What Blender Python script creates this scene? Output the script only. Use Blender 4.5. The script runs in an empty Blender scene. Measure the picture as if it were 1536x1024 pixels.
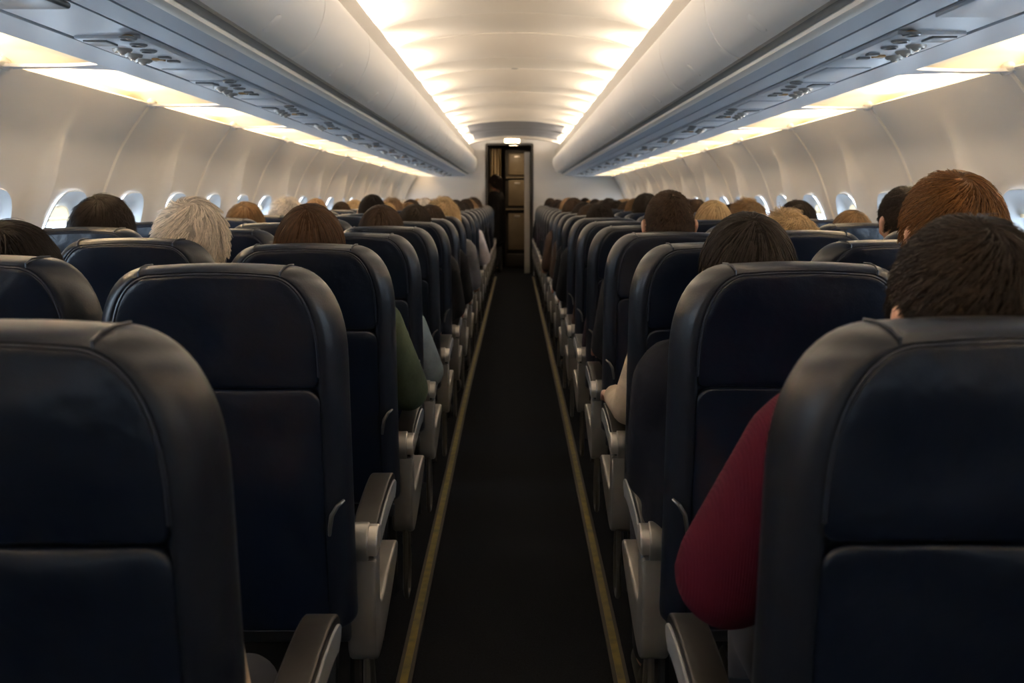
import bpy, bmesh, math, random
import numpy as np
from mathutils import Vector, Matrix
random.seed(7)
rng = np.random.default_rng(11)
SC = bpy.context.scene
COL = SC.collection
PI = math.pi
CAMZ = 1.25
ORD = ['zeroth', 'first', 'second', 'third', 'fourth', 'fifth', 'sixth', 'seventh', 'eighth', 'ninth', 'tenth', 'eleventh',
       'twelfth', 'thirteenth', 'fourteenth', 'fifteenth', 'sixteenth', 'seventeenth', 'eighteenth', 'nineteenth', 'twentieth',
       'twenty-first', 'twenty-second', 'twenty-third', 'twenty-fourth', 'twenty-fifth', 'twenty-sixth', 'twenty-seventh', 'twenty-eighth', 'twenty-ninth', 'thirtieth', 'thirty-first', 'thirty-second']
SIDES = {-1: 'left', 1: 'right'}
Y_FRONT = 15.6          # front bulkhead
Y_REAR = -1.7

# ------------------------------------------------------------------ materials
def mat(name, col, rough=0.5, metal=0.0, spec=0.5, bump=None, coat=0.0, var=None, emit=None, estr=0.0):
    m = bpy.data.materials.new(name); m.use_nodes = True
    nt = m.node_tree; b = nt.nodes['Principled BSDF']
    b.inputs['Base Color'].default_value = (*col, 1)
    b.inputs['Roughness'].default_value = rough
    b.inputs['Metallic'].default_value = metal
    b.inputs['Specular IOR Level'].default_value = spec
    b.inputs['Coat Weight'].default_value = coat
    if emit:
        b.inputs['Emission Color'].default_value = (*emit, 1)
        b.inputs['Emission Strength'].default_value = estr
    if bump or var:
        tc = nt.nodes.new('ShaderNodeTexCoord')
    if var:
        col2, scale, lo, hi = var
        n = nt.nodes.new('ShaderNodeTexNoise'); n.inputs['Scale'].default_value = scale; n.inputs['Detail'].default_value = 6
        r = nt.nodes.new('ShaderNodeMapRange'); r.inputs[1].default_value = lo; r.inputs[2].default_value = hi
        mx = nt.nodes.new('ShaderNodeMix'); mx.data_type = 'RGBA'
        mx.inputs[6].default_value = (*col, 1); mx.inputs[7].default_value = (*col2, 1)
        nt.links.new(tc.outputs['Object'], n.inputs['Vector']); nt.links.new(n.outputs['Fac'], r.inputs[0])
        nt.links.new(r.outputs[0], mx.inputs[0]); nt.links.new(mx.outputs[2], b.inputs['Base Color'])
    if bump:
        prev = None
        for (kind, scale, strength, dist) in bump:
            if kind == 'noise':
                t = nt.nodes.new('ShaderNodeTexNoise'); t.inputs['Scale'].default_value = scale; t.inputs['Detail'].default_value = 4; out = t.outputs['Fac']
            elif kind == 'voronoi':
                t = nt.nodes.new('ShaderNodeTexVoronoi'); t.inputs['Scale'].default_value = scale; out = t.outputs['Distance']
            else:
                t = nt.nodes.new('ShaderNodeTexWave'); t.inputs['Scale'].default_value = scale; t.bands_direction = kind[-1].upper(); t.inputs['Distortion'].default_value = 1.0; out = t.outputs['Fac']
            nt.links.new(tc.outputs['Object'], t.inputs['Vector'])
            bp = nt.nodes.new('ShaderNodeBump'); bp.inputs['Strength'].default_value = strength; bp.inputs['Distance'].default_value = dist
            nt.links.new(out, bp.inputs['Height'])
            if prev: nt.links.new(prev.outputs['Normal'], bp.inputs['Normal'])
            prev = bp
        nt.links.new(prev.outputs['Normal'], b.inputs['Normal'])
    return m

M = {}
M['leather'] = mat('navy_leather', (0.0038, 0.0066, 0.0155), 0.29, spec=0.38, bump=[('noise', 5, 0.75, 0.020), ('voronoi', 260, 0.12, 0.001)], var=((0.005, 0.0084, 0.0195), 6, .4, .7))
M['leather_side'] = mat('navy_leather_bolster', (0.0055, 0.0078, 0.0148), 0.37, spec=0.42, bump=[('noise', 9, 0.25, 0.008), ('voronoi', 260, 0.12, 0.001)])
M['piping'] = mat('navy_piping', (0.012, 0.016, 0.03), 0.35)
M['wall'] = mat('wall_plastic', (0.75, 0.71, 0.66), 0.42, spec=0.35, bump=[('noise', 3, 0.05, 0.01)])
M['reveal'] = mat('window_reveal_plastic', (0.55, 0.56, 0.57), 0.45, spec=0.4)
M['shade'] = mat('window_shade_plastic', (0.62, 0.56, 0.47), 0.5)
M['ceiling'] = mat('ceiling_plastic', (0.66, 0.60, 0.515), 0.5, spec=0.3)
M['ceiling_shadow'] = mat('ceiling_painted_shadow', (0.15, 0.148, 0.155), 0.5, spec=0.3)  # darker ceiling colour, standing in for shadow
M['bin'] = mat('bin_plastic', (0.86, 0.82, 0.76), 0.38, spec=0.45)
M['bin_under'] = mat('bin_underside', (0.40, 0.43, 0.48), 0.35, spec=0.5)
M['band'] = mat('bin_grip_band', (0.26, 0.25, 0.235), 0.4)
M['lip'] = mat('bin_lip', (0.90, 0.84, 0.75), 0.35)
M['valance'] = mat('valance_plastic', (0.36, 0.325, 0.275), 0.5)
M['psu'] = mat('service_panel_plastic', (0.52, 0.54, 0.58), 0.33, spec=0.5)
M['cove'] = mat('cove_light_cover', (0.88, 0.76, 0.57), 0.55, spec=0.2)
M['dark'] = mat('dark_gap', (0.03, 0.03, 0.035), 0.6)
M['chrome'] = mat('nozzle_metal', (0.50, 0.47, 0.43), 0.35, metal=0.35)
M['amber'] = mat('lens_amber', (0.45, 0.25, 0.10), 0.2)
M['bezel'] = mat('dark_bezel', (0.17, 0.165, 0.165), 0.3)
M['silver'] = mat('painted_silver', (0.29, 0.275, 0.255), 0.32, metal=0.5, var=((0.255, 0.24, 0.225), 14, .4, .7))
M['silver2'] = mat('brushed_silver', (0.52, 0.49, 0.455), 0.28, metal=0.65)
M['loop'] = mat('dull_loop_metal', (0.16, 0.145, 0.125), 0.35, metal=0.7)
M['plate'] = mat('grey_plate', (0.24, 0.25, 0.265), 0.4, metal=0.2)
M['pad'] = mat('armrest_vinyl', (0.017, 0.0155, 0.0145), 0.36, spec=.4, bump=[('noise', 60, 0.1, 0.002)])
M['darkmetal'] = mat('dark_frame_metal', (0.05, 0.05, 0.055), 0.4, metal=0.6)
M['carpet'] = mat('dark_carpet', (0.0062, 0.007, 0.0088), 0.95, spec=0.06, bump=[('noise', 420, 0.9, 0.004)], var=((0.0125, 0.0135, 0.016), 160, .35, .7))
M['yellow'] = mat('yellow_strip', (0.17, 0.125, 0.010), 0.5, var=((0.085, 0.066, 0.010), 25, .4, .65))
M['yellow_edge'] = mat('strip_border', (0.022, 0.017, 0.012), 0.6)
M['bulk'] = mat('bulkhead_laminate', (0.55, 0.53, 0.50), 0.5)
M['galley'] = mat('galley_laminate', (0.22, 0.175, 0.115), 0.4, var=((0.16, 0.12, 0.075), 3, .35, .7))
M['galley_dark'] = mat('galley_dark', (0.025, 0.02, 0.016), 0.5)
M['curtain'] = mat('galley_curtain', (0.36, 0.28, 0.18), 0.9, bump=[('wave_x', 6, 0.4, 0.02)])
M['skin'] = mat('skin', (0.56, 0.31, 0.21), 0.5, bump=[('noise', 160, 0.1, 0.001)])
M['skin'].node_tree.nodes['Principled BSDF'].inputs['Subsurface Weight'].default_value = 0.08
M['lamp'] = mat('lit_lamp_lens', (0.9, 0.8, 0.6), 0.4, emit=(1, 0.72, 0.42), estr=9)
M['lamp_dim'] = mat('lit_small_lamp_lens', (0.9, 0.8, 0.6), 0.4, emit=(1, 0.72, 0.42), estr=5)
M['trousers'] = mat('dark_trousers', (0.02, 0.021, 0.027), 0.85)
M['shoe'] = mat('black_shoe', (0.012, 0.011, 0.01), 0.4)

def pane_material():
    m = bpy.data.materials.new('window_acrylic'); m.use_nodes = True; nt = m.node_tree
    nt.nodes.remove(nt.nodes['Principled BSDF']); out = nt.nodes['Material Output']
    tr = nt.nodes.new('ShaderNodeBsdfTransparent'); tr.inputs[0].default_value = (.95, .97, .98, 1)
    gl = nt.nodes.new('ShaderNodeBsdfGlossy'); gl.inputs['Roughness'].default_value = .05
    mx = nt.nodes.new('ShaderNodeMixShader')
    mx.inputs[0].default_value = .05; nt.links.new(tr.outputs[0], mx.inputs[1]); nt.links.new(gl.outputs[0], mx.inputs[2])
    nt.links.new(mx.outputs[0], out.inputs[0]); return m
M['pane'] = pane_material()

_nt = M['shade'].node_tree; _tl = _nt.nodes.new('ShaderNodeBsdfTranslucent'); _tl.inputs[0].default_value = (.80, .70, .56, 1)
_mx = _nt.nodes.new('ShaderNodeMixShader'); _mx.inputs[0].default_value = .4
_nt.links.new(_nt.nodes['Principled BSDF'].outputs[0], _mx.inputs[1]); _nt.links.new(_tl.outputs[0], _mx.inputs[2]); _nt.links.new(_mx.outputs[0], _nt.nodes['Material Output'].inputs[0])
def cloth(name, col, kind='knit'):
    if kind == 'knit':
        return mat(name, col, 0.9, spec=0.15, bump=[('wave_x', 95, 0.35, 0.002), ('noise', 30, 0.2, 0.004)])
    return mat(name, col, 0.85, spec=0.15, bump=[('noise', 9, 0.6, 0.02), ('noise', 200, 0.2, 0.001)], var=(tuple(c * .6 for c in col), 8, .4, .7))
CL = {'maroon': cloth('maroon_knit', (0.055, 0.0025, 0.013)), 'navy': cloth('navy_jacket', (0.010, 0.012, 0.020), 'w'),
      'green': cloth('green_jacket', (0.062, 0.082, 0.052), 'w'), 'bluegrey': cloth('blue_grey_jacket', (0.19, 0.23, 0.245), 'w'),
      'black': cloth('black_jacket', (0.012, 0.012, 0.014), 'w'), 'plum': cloth('plum_jumper', (0.035, 0.024, 0.034), 'w'),
      'beige': cloth('beige_cardigan', (0.50, 0.40, 0.30), 'w'), 'white': cloth('white_shirt', (0.62, 0.60, 0.66), 'w'),
      'brown': cloth('brown_jacket', (0.075, 0.05, 0.04), 'w'), 'grey': cloth('grey_jumper', (0.11, 0.11, 0.12), 'w'),
      'coat': cloth('dark_coat', (0.012, 0.010, 0.010), 'w')}

def hair_mat(name, col, rough=0.38):
    m = bpy.data.materials.new('hair_' + name); m.use_nodes = True; nt = m.node_tree
    b = nt.nodes['Principled BSDF']; b.inputs['Roughness'].default_value = .5; b.inputs['Specular IOR Level'].default_value = .28
    hi = nt.nodes.new('ShaderNodeHairInfo'); mx = nt.nodes.new('ShaderNodeMix'); mx.data_type = 'RGBA'
    mx.inputs[6].default_value = (*[c * .55 for c in col], 1); mx.inputs[7].default_value = (*[min(1, c * 1.35) for c in col], 1)
    nt.links.new(hi.outputs['Random'], mx.inputs[0]); nt.links.new(mx.outputs[2], b.inputs['Base Color'])
    return m
HC = {'darkbrown': (0.020, 0.011, 0.006), 'black': (0.014, 0.0075, 0.0045), 'brown': (0.045, 0.023, 0.011), 'auburn': (0.060, 0.026, 0.009),
      'ginger': (0.16, 0.068, 0.018), 'lightbrown': (0.22, 0.125, 0.055), 'blond': (0.50, 0.34, 0.17), 'palegrey': (0.74, 0.65, 0.55), 'tan': (0.34, 0.21, 0.11)}
HM = {k: hair_mat(k, v) for k, v in HC.items()}
CAPM = {k: mat('hair_cap_' + k, tuple(c * .6 for c in v), 0.7, spec=0.15, bump=[('noise', 90, 0.6, 0.004)], var=(tuple(c * .4 for c in v), 70, .35, .65)) for k, v in HC.items()}

# ------------------------------------------------------------------ mesh helpers
class MB:
    def __init__(s): s.v = []; s.f = []; s.m = []; s.mi = 0
    def add(s, verts, faces):
        o = len(s.v); s.v.extend([tuple(p) for p in verts]); s.f.extend([tuple(i + o for i in f) for f in faces]); s.m.extend([s.mi] * len(faces)); return o
    def rings(s, rings, closed=True, cap0=False, cap1=False):
        n = len(rings[0]); vs = [p for r in rings for p in r]; fs = []
        for k in range(len(rings) - 1):
            for i in range(n if closed else n - 1):
                j = (i + 1) % n
                fs.append((k * n + i, k * n + j, (k + 1) * n + j, (k + 1) * n + i))
        if cap0: fs.append(tuple(reversed(range(n))))
        if cap1: fs.append(tuple((len(rings) - 1) * n + i for i in range(n)))
        s.add(vs, fs)
    def tube(s, path, r, n=8, caps=True):
        path = [Vector(p) for p in path]; rs = []; up = None
        for i, p in enumerate(path):
            t = (path[min(i + 1, len(path) - 1)] - path[max(i - 1, 0)]).normalized()
            if up is None:
                up = Vector((0, 0, 1)) if abs(t.z) < .9 else Vector((1, 0, 0))
            a = t.cross(up)
            if a.length < 1e-6: a = t.orthogonal()
            a.normalize(); b = t.cross(a).normalized(); up = -b if b.dot(up) < 0 else b
            rr = r[i] if isinstance(r, (list, tuple)) else r
            rs.append([p + (a * math.cos(2 * PI * k / n) + b * math.sin(2 * PI * k / n)) * rr for k in range(n)])
        s.rings(rs, True, caps, caps)
    def rbox(s, c, h, r=0.01, seg=3):
        bm = bmesh.new(); bmesh.ops.create_cube(bm, size=2)
        for v in bm.verts: v.co = Vector((v.co.x * h[0] + c[0], v.co.y * h[1] + c[1], v.co.z * h[2] + c[2]))
        if r > 0: bmesh.ops.bevel(bm, geom=list(bm.edges), offset=min(r, min(h) * .98), segments=seg, profile=.5, affect='EDGES')
        s.from_bm(bm)
    def prism_yz(s, poly, x0, x1, bev=0.006):
        """polygon in the y-z plane extruded along x with chamfered rims"""
        c = np.mean(np.array(poly), axis=0)
        bm = bmesh.new()
        vs = [bm.verts.new((x0, p[0], p[1])) for p in poly]
        f = bm.faces.new(vs)
        ex = bmesh.ops.extrude_face_region(bm, geom=[f]); nv = [e for e in ex['geom'] if isinstance(e, bmesh.types.BMVert)]
        for v in nv: v.co.x = x1
        bmesh.ops.recalc_face_normals(bm, faces=list(bm.faces))
        if bev > 0:
            ed = [e for e in bm.edges if abs(e.verts[0].co.x - e.verts[1].co.x) < 1e-6]
            bmesh.ops.bevel(bm, geom=ed, offset=bev, segments=3, profile=.6, affect='EDGES', clamp_overlap=True)
        s.from_bm(bm)
    def disc(s, c, r, h, n=20, axis=2, bev=.2):
        ra = []
        for (k, z) in ((1, 0), (1, h * .7), (1 - bev, h)):
            ring = []
            for i in range(n):
                a = 2 * PI * i / n; p = [r * k * math.cos(a), r * k * math.sin(a), z]
                if axis == 1: p = [p[0], p[2], p[1]]
                ring.append((c[0] + p[0], c[1] + p[1], c[2] + p[2]))
            ra.append(ring)
        s.rings(ra, True, True, True)
    def ball(s, c, r, seg=12):
        bm = bmesh.new(); bmesh.ops.create_uvsphere(bm, u_segments=seg, v_segments=seg // 2 + 2, radius=1)
        rr = r if isinstance(r, (tuple, list)) else (r, r, r)
        for v in bm.verts: v.co = Vector((v.co.x * rr[0] + c[0], v.co.y * rr[1] + c[1], v.co.z * rr[2] + c[2]))
        s.from_bm(bm)
    def from_bm(s, bm):
        bm.verts.index_update()
        s.add([v.co[:] for v in bm.verts], [[v.index for v in f.verts] for f in bm.faces]); bm.free()
    def mesh(s, name, mats, smooth=True, angle=40, weld=0.0):
        me = bpy.data.meshes.new(name); me.from_pydata(s.v, [], s.f)
        for m in (mats if isinstance(mats, list) else [mats]): me.materials.append(m)
        me.polygons.foreach_set('material_index', s.m)
        bm = bmesh.new(); bm.from_mesh(me)
        if weld: bmesh.ops.remove_doubles(bm, verts=bm.verts, dist=weld)
        bmesh.ops.recalc_face_normals(bm, faces=bm.faces)
        bm.to_mesh(me); bm.free()
        if smooth:
            me.polygons.foreach_set('use_smooth', [True] * len(me.polygons))
            try: me.set_sharp_from_angle(angle=math.radians(angle))
            except Exception: pass
        me.update(); return me
    def build(s, name, mats, parent=None, **k):
        o = bpy.data.objects.new(name, s.mesh(name, mats, **k)); COL.objects.link(o)
        if parent: o.parent = parent
        return o

def tag(o, label=None, cat=None, group=None, kind=None):
    if label: o['label'] = label
    if cat: o['category'] = cat
    if group: o['group'] = group
    if kind: o['kind'] = kind
    return o
def empty(name, loc=(0, 0, 0), rz=0):
    o = bpy.data.objects.new(name, None); o.empty_display_size = .1; COL.objects.link(o)
    o.location = loc; o.rotation_euler = (0, 0, rz); return o
def child(name, mesh, parent):
    o = bpy.data.objects.new(name, mesh); COL.objects.link(o); o.parent = parent; return o
def copy_tree(o, parent=None):
    c = o.copy(); COL.objects.link(c)
    if parent: c.parent = parent
    for ch in [x for x in o.children]: copy_tree(ch, c)
    return c

# ------------------------------------------------------------------ shell geometry
def zt(y): return CAMZ - 0.0048 * y          # overhead reference height (the cabin's roof line drops gently forward)
WALLP = [(-1.30, 1.78), (-1.0, 1.815), (-.75, 1.84), (-.5, 1.855), (-.3, 1.845), (-.12, 1.812), (.035, 1.765), (.15, 1.725), (.242, 1.685), (.33, 1.63), (.395, 1.582), (.421, 1.56)]
WZ = np.array([p[0] for p in WALLP]); WX = np.array([p[1] for p in WALLP])
# smooth the profile with a dense running mean
_zz = np.linspace(-1.30, .421, 200); _xx = np.interp(_zz, WZ, WX)
for _ in range(12): _xx[1:-1] = (_xx[:-2] + 2 * _xx[1:-1] + _xx[2:]) / 4
BAY = .605
JOINT = {-1: 4.18, 1: 4.29}                  # a panel joint, per side
def wall_x(side, y, z):
    x = np.interp(z, _zz, _xx)
    ph = (y - JOINT[side] - BAY) % (2 * BAY); d = min(ph, 2 * BAY - ph)      # distance to the crease in the middle of a panel
    fade = 1.0 - min(max((z - .06) / .33, 0), 1); fade = fade * fade * (3 - 2 * fade)
    x -= .062 * math.exp(-(d / .045) ** 2) * fade
    ph = (y - JOINT[side]) % (2 * BAY); d = min(ph, 2 * BAY - ph)            # shallow roll at the joint
    x += .010 * math.exp(-(d / .02) ** 2)
    return float(x)
WIN_C, WIN_H, WIN_W = -.195, .235, .168      # outer opening: centre height, half height, half width
def superpt(ang, hw, hh, n=3.0):
    c, s = math.cos(ang), math.sin(ang)
    k = (abs(c) ** n + abs(s) ** n) ** (-1 / n)
    return hw * c * k, hh * s * k

def build_wall(side):
    mb = MB(); mb.mi = 0
    nwin = []
    k0 = int(math.floor((Y_REAR - JOINT[side]) / BAY)); k1 = int(math.ceil((Y_FRONT + .1 - JOINT[side]) / BAY))
    Z0, Z1 = -.50, .10
    # y stations inside a bay, denser near the edges
    us = [0, .03, .07, .12, .2, .3, .4, .5, .6, .7, .8, .88, .93, .97, 1.0]
    for k in range(k0, k1):
        ya = JOINT[side] + k * BAY; ys = [ya + u * BAY for u in us]
        def P(y, z): return (side * wall_x(side, y, z), y, zt(y) + z)
        zs = list(np.linspace(Z1, .421, 18)); mb.rings([[P(y, z) for y in ys] for z in zs], closed=False)
        # top lip, rolled outboard
        mb.rings([[P(y, .421) for y in ys], [(side * (wall_x(side, y, .421) + .006), y, zt(y) + .428) for y in ys], [(side * (wall_x(side, y, .421) + .02), y, zt(y) + .427) for y in ys], [(side * 1.70, y, zt(y) + .40) for y in ys]], closed=False)
        zs = list(np.linspace(-1.28, Z0, 6)); mb.rings([[P(y, z) for y in ys] for z in zs], closed=False)
        zz = list(np.linspace(Z0, Z1, 15)); yc = ya + BAY / 2
        loop = [(y, Z0) for y in ys] + [(ys[-1], z) for z in zz[1:]] + [(y, Z1) for y in reversed(ys[:-1])] + [(ys[0], z) for z in reversed(zz[1:-1])]
        inner = []
        for (y, z) in loop:
            a = math.atan2((z - WIN_C) / WIN_H, (y - yc) / WIN_W); dx, dz = superpt(a, WIN_W, WIN_H); inner.append((yc + dx, WIN_C + dz))
        rings = []
        for t in (0, .25, .5, .75, .9, 1.0):
            rings.append([P(a[0] * (1 - t) + b[0] * t, a[1] * (1 - t) + b[1] * t) for a, b in zip(loop, inner)])
        mb.rings(rings, closed=True)
        nwin.append(yc)
    w = mb.build('wall_' + SIDES[side], M['wall'], weld=1e-4, angle=50)
    tag(w, 'curved beige cabin sidewall on the %s with window openings' % SIDES[side], 'wall', kind='structure')
    # joint trims (children of the wall)
    for k in range(k0, k1):
        if k % 2: continue
        y = JOINT[side] + k * BAY
        t = MB(); zz = np.linspace(-.5, .421, 26)
        t.tube([(side * (wall_x(side, y, z) - .002), y, zt(y) + z) for z in zz], .0085, 8)
        o = t.build('joint_trim', M['lip'], w)
        t = MB(); t.ball((side * 1.557, y, zt(y) + .425), (.020, .048, .022), 14)
        t.tube([(side * 1.537, y, zt(y) + .43), (side * 1.535, y, zt(y) + .415), (side * 1.548, y, zt(y) + .402)], .004, 6)
        t.build('joint_cap', M['wall'], w)
    return nwin

WN = [0]
def build_window(side, yc):
    WN[0] += 1
    root = empty('window_%d' % WN[0], (side * 1.83, yc, zt(yc) + WIN_C))
    tag(root, 'rounded cabin window with half-drawn shade in the %s wall, %s from the rear' % (SIDES[side], ORD[min(WN[0] if side < 0 else WN[0] - NLEFT[0], 32)]), 'window', kind='structure')
    n = 44; A = [2 * PI * i / n for i in range(n)]
    def world(dy, dz, off): return (side * (off), dy, dz)
    mb = MB(); rings = []
    prof = [(1.03, -.0075), (1.015, -.011), (1.0, -.008), (.975, .0), (.93, .012), (.87, .024), (.82, .032), (.785, .036), (.77, .035)]
    for s, d in prof:
        ring = []
        for a in A:
            dy, dz = superpt(a, WIN_W * s, WIN_H * s)
            x = wall_x(side, yc + dy, WIN_C + dz)
            f = min(max((1 - s) / .22, 0), 1)
            xs = float(np.interp(WIN_C + dz, _zz, _xx)); x = (x * (1 - f) + xs * f) + d * 1.25
            ring.append((side * (x - 1.83), dy, dz))
        rings.append(ring)
    mb.rings(rings, True); mb.build('window_reveal', M['reveal'], root, angle=60)
    mb = MB(); pl = []
    def xp(dz, o): return side * (float(np.interp(WIN_C + dz, _zz, _xx)) + .044 + o - 1.83)
    for s in (.77,):
        pl = [superpt(a, WIN_W * s, WIN_H * s) for a in A]
    rg = []
    for sc in (1.0, .75, .5, .25, .03): rg.append([(xp(p[1] * sc, 0), p[0] * sc, p[1] * sc) for p in pl])
    mb.rings(rg, True, False, True)
    mb.build('window_pane', M['pane'], root, smooth=False)
    # shade pulled down over the upper part
    drop = [.13, .12, .16, .10, .18, .14][(WN[0] * 5) % 6]
    if yc < .6: drop = .96          # unseen shades behind the viewer, closed to cut daylight on the seat backs
    zlow = WIN_H * .77 * (1 - 2 * drop)
    mb = MB(); pts = [p for p in pl if p[1] >= zlow]; pts.sort(key=lambda p: math.atan2(p[1] - zlow + .001, p[0]))
    poly = pts
    mb.rings([[(xp(p[1], -.010), p[0], p[1]) for p in poly], [(xp(p[1], -.006), p[0], p[1]) for p in poly]], True, True, True)
    mb.rbox((xp(zlow, -.010), 0, zlow), (.005, WIN_W * .70, .007), .003)
    mb.build('window_shade', M['shade'], root, smooth=False)
    # daylight enters here
    ld = bpy.data.lights.new('daylight_portal', 'AREA'); ld.shape = 'RECTANGLE'; ld.size = .22; ld.size_y = .32
    ld.cycles.is_portal = True
    lo = bpy.data.objects.new('daylight_portal', ld); COL.objects.link(lo)
    lo.location = (side * 1.90, yc, zt(yc) + WIN_C); lo.rotation_euler = (0, PI / 2 * side, 0); lo.parent = None
NLEFT = [0]
for s in (-1, 1):
    ws = build_wall(s)
    for yc in ws:
        build_window(s, yc)
    if s < 0: NLEFT[0] = WN[0]
def sweep(profile, ys, side=1, closed=False, mb=None, caps=False):
    mb = mb or MB()
    mb.rings([[(side * x, y, zt(y) + z) for (x, z) in profile] for y in ys], closed, caps, caps); return mb
def bez(pts, n=8):
    """Catmull-Rom through pts"""
    P = [pts[0]] + list(pts) + [pts[-1]]; out = []
    for i in range(1, len(P) - 2):
        p0, p1, p2, p3 = map(np.array, (P[i - 1], P[i], P[i + 1], P[i + 2]))
        for t in np.linspace(0, 1, n, endpoint=False):
            out.append(tuple(.5 * ((2 * p1) + (-p0 + p2) * t + (2 * p0 - 5 * p1 + 4 * p2 - p3) * t * t + (-p0 + 3 * p1 - 3 * p2 + p3) * t ** 3)))
    out.append(tuple(pts[-1])); return out

# floor
mb = MB(); mb.rbox((0, (Y_REAR + 20) / 2, -.02), (1.95, (20 - Y_REAR) / 2, .02), 0)
tag(mb.build('floor', M['carpet'], smooth=False), 'dark charcoal carpet along the aisle', 'floor', kind='structure')
# yellow path strips
for s, pts in ((-1, [(-1, .268), (1.6, .279), (2.5, .286), (4.2, .296), (6.3, .308), (9, .306), (15.3, .300)]), (1, [(-1, .262), (1.6, .270), (2.5, .276), (4.2, .284), (6.9, .291), (15.3, .290)])):
    root = empty('floor_path_strip', (s * .29, 3, 0)); tag(root, 'yellow path strip on the carpet beside the %s-hand seats' % SIDES[s], 'floor strip', 'aisle path strips')
    pts = [(a, b) for b, a in [(p[1], p[0]) for p in pts]]
    for nm, hw, z, m in (('strip_border', .021, .0035, 'yellow_edge'), ('strip', .0108, .0055, 'yellow')):
        mb = MB(); rings = []
        for y, x in bez(pts, 6):
            rings.append([(s * (x - hw) - s * .29, y - 3, 0.0002), (s * (x - hw * .93) - s * .29, y - 3, z), (s * (x + hw * .93) - s * .29, y - 3, z), (s * (x + hw) - s * .29, y - 3, 0.0002)])
        mb.rings(rings, False); mb.build(nm, M[m], root, smooth=False)

# ceiling
CJ0, CJ = 5.88, 1.57
def ceil_z(x):
    x = abs(x)
    return float(np.interp(x, [0, .15, .3, .45, .55, .63, .70, .75, .79, .82, .85], [1.02, 1.017, 1.007, .99, .973, .955, .935, .915, .88, .83, .75]))
cx = list(np.linspace(-.85, .85, 61))
jy = [CJ0 + CJ * .5 * k for k in range(-11, 14)]
mb = MB(); ys = []
for i, j in enumerate(jy):
    full = (i - 11) % 2 == 0
    w = .007 if full else .003
    b = .004 if full else -.028
    ys += [(j - .05, b - .004), (j - w, b), (j - w * .9, b + (.012 if full else .004)), (j + w * .9, b + (.012 if full else .004)), (j + w, b), (j + .05, b - .004)]
    for u in (.2, .4, .6, .8): uf = (u + (0 if full else 1)) / 2; ys.append((j + u * CJ * .5, -.020 * math.sin(PI * u) - .040 * math.sin(PI * uf) + .012))
ys = [(y, d) for y, d in ys if Y_REAR - .2 < y < Y_FRONT]; ys = [(Y_REAR - .1, 0)] + ys + [(Y_FRONT, 0)]
n = len(cx)
vs = [(x, y, zt(y) + ceil_z(x) + d * (1.0 if abs(x) < .75 else .3)) for y, d in ys for x in cx]; fs = []; ms = []
for k in range(len(ys) - 1):
    for i in range(n - 1):
        fs.append((k * n + i, k * n + i + 1, (k + 1) * n + i + 1, (k + 1) * n + i))
        yy = ys[k][0]; ms.append(1 if (CJ0 + CJ * 4 + .02 < yy < CJ0 + CJ * 5.5 - .02 and abs(cx[i]) < .60) else 0)  # shadow at the far ceiling's centre, painted as a grey patch
mb.v = vs; mb.f = fs; mb.m = ms
ce = mb.build('ceiling', [M['ceiling'], M['ceiling_shadow']], angle=60); tag(ce, 'arched beige aisle ceiling panels', 'ceiling', kind='structure')
mb = MB(); sweep([(1.72, .38), (1.66, .62), (1.4, .95), (.9, 1.2), (0, 1.32), (-.9, 1.2), (-1.4, .95), (-1.66, .62), (-1.72, .38)], [Y_REAR - .1, Y_FRONT + .1], mb=mb)
mb.build('outer_skin', M['dark'], ce, smooth=False)
# small ceiling fittings
for (y, rx, ry, m, nm, lab) in ((5.80, .034, .022, 'bezel', 'ceiling_vent', 'dark oval vent on the nearest ceiling seam'), (7.42, .03, .022, 'bezel', 'ceiling_vent', 'dark small vent on the second ceiling seam'),
                     (7.75, .045, .03, 'shade', 'ceiling_speaker', 'beige oval speaker plate just past the second ceiling seam'), (9.0, .03, .02, 'shade', 'ceiling_speaker', 'beige small speaker plate on the third ceiling seam'),
                     (10.5, .03, .02, 'bezel', 'ceiling_vent', 'dark small vent on the fourth ceiling seam')):
    mb = MB(); ring = []
    for k, z in ((1, .006), (1, -.004), (.75, -.009), (.7, -.006)):
        ring.append([(rx * k * math.cos(2 * PI * i / 24), ry * k * math.sin(2 * PI * i / 24), z) for i in range(24)])
    mb.rings(ring, True, True, True)
    o = mb.build(nm, M[m]); o.location = (0, y, zt(y) + 1.02 + .006); tag(o, lab, 'ceiling fitting')

# valances, rails (structure trims)
ys_long = list(np.linspace(Y_REAR, Y_FRONT, 24))
tn = 0
for s in (-1, 1):
    tn += 1
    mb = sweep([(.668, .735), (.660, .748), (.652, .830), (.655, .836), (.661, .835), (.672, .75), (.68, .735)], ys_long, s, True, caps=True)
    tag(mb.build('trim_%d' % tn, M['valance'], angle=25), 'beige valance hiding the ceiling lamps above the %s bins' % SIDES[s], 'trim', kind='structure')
    tn += 1
    # channel behind the service panels, and the outboard flat strip
    mb = sweep([(1.255, .416), (1.245, .411), (1.118, .4125), (1.116, .4145), (1.112, .424), (1.108, .424), (1.104, .4145), (.93, .4175), (.926, .424), (.918, .424)], ys_long, s, False)
    tag(mb.build('trim_%d' % tn, M['psu'], angle=25), 'grey rail under the %s bins that carries the service panels' % SIDES[s], 'trim', kind='structure')

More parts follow.
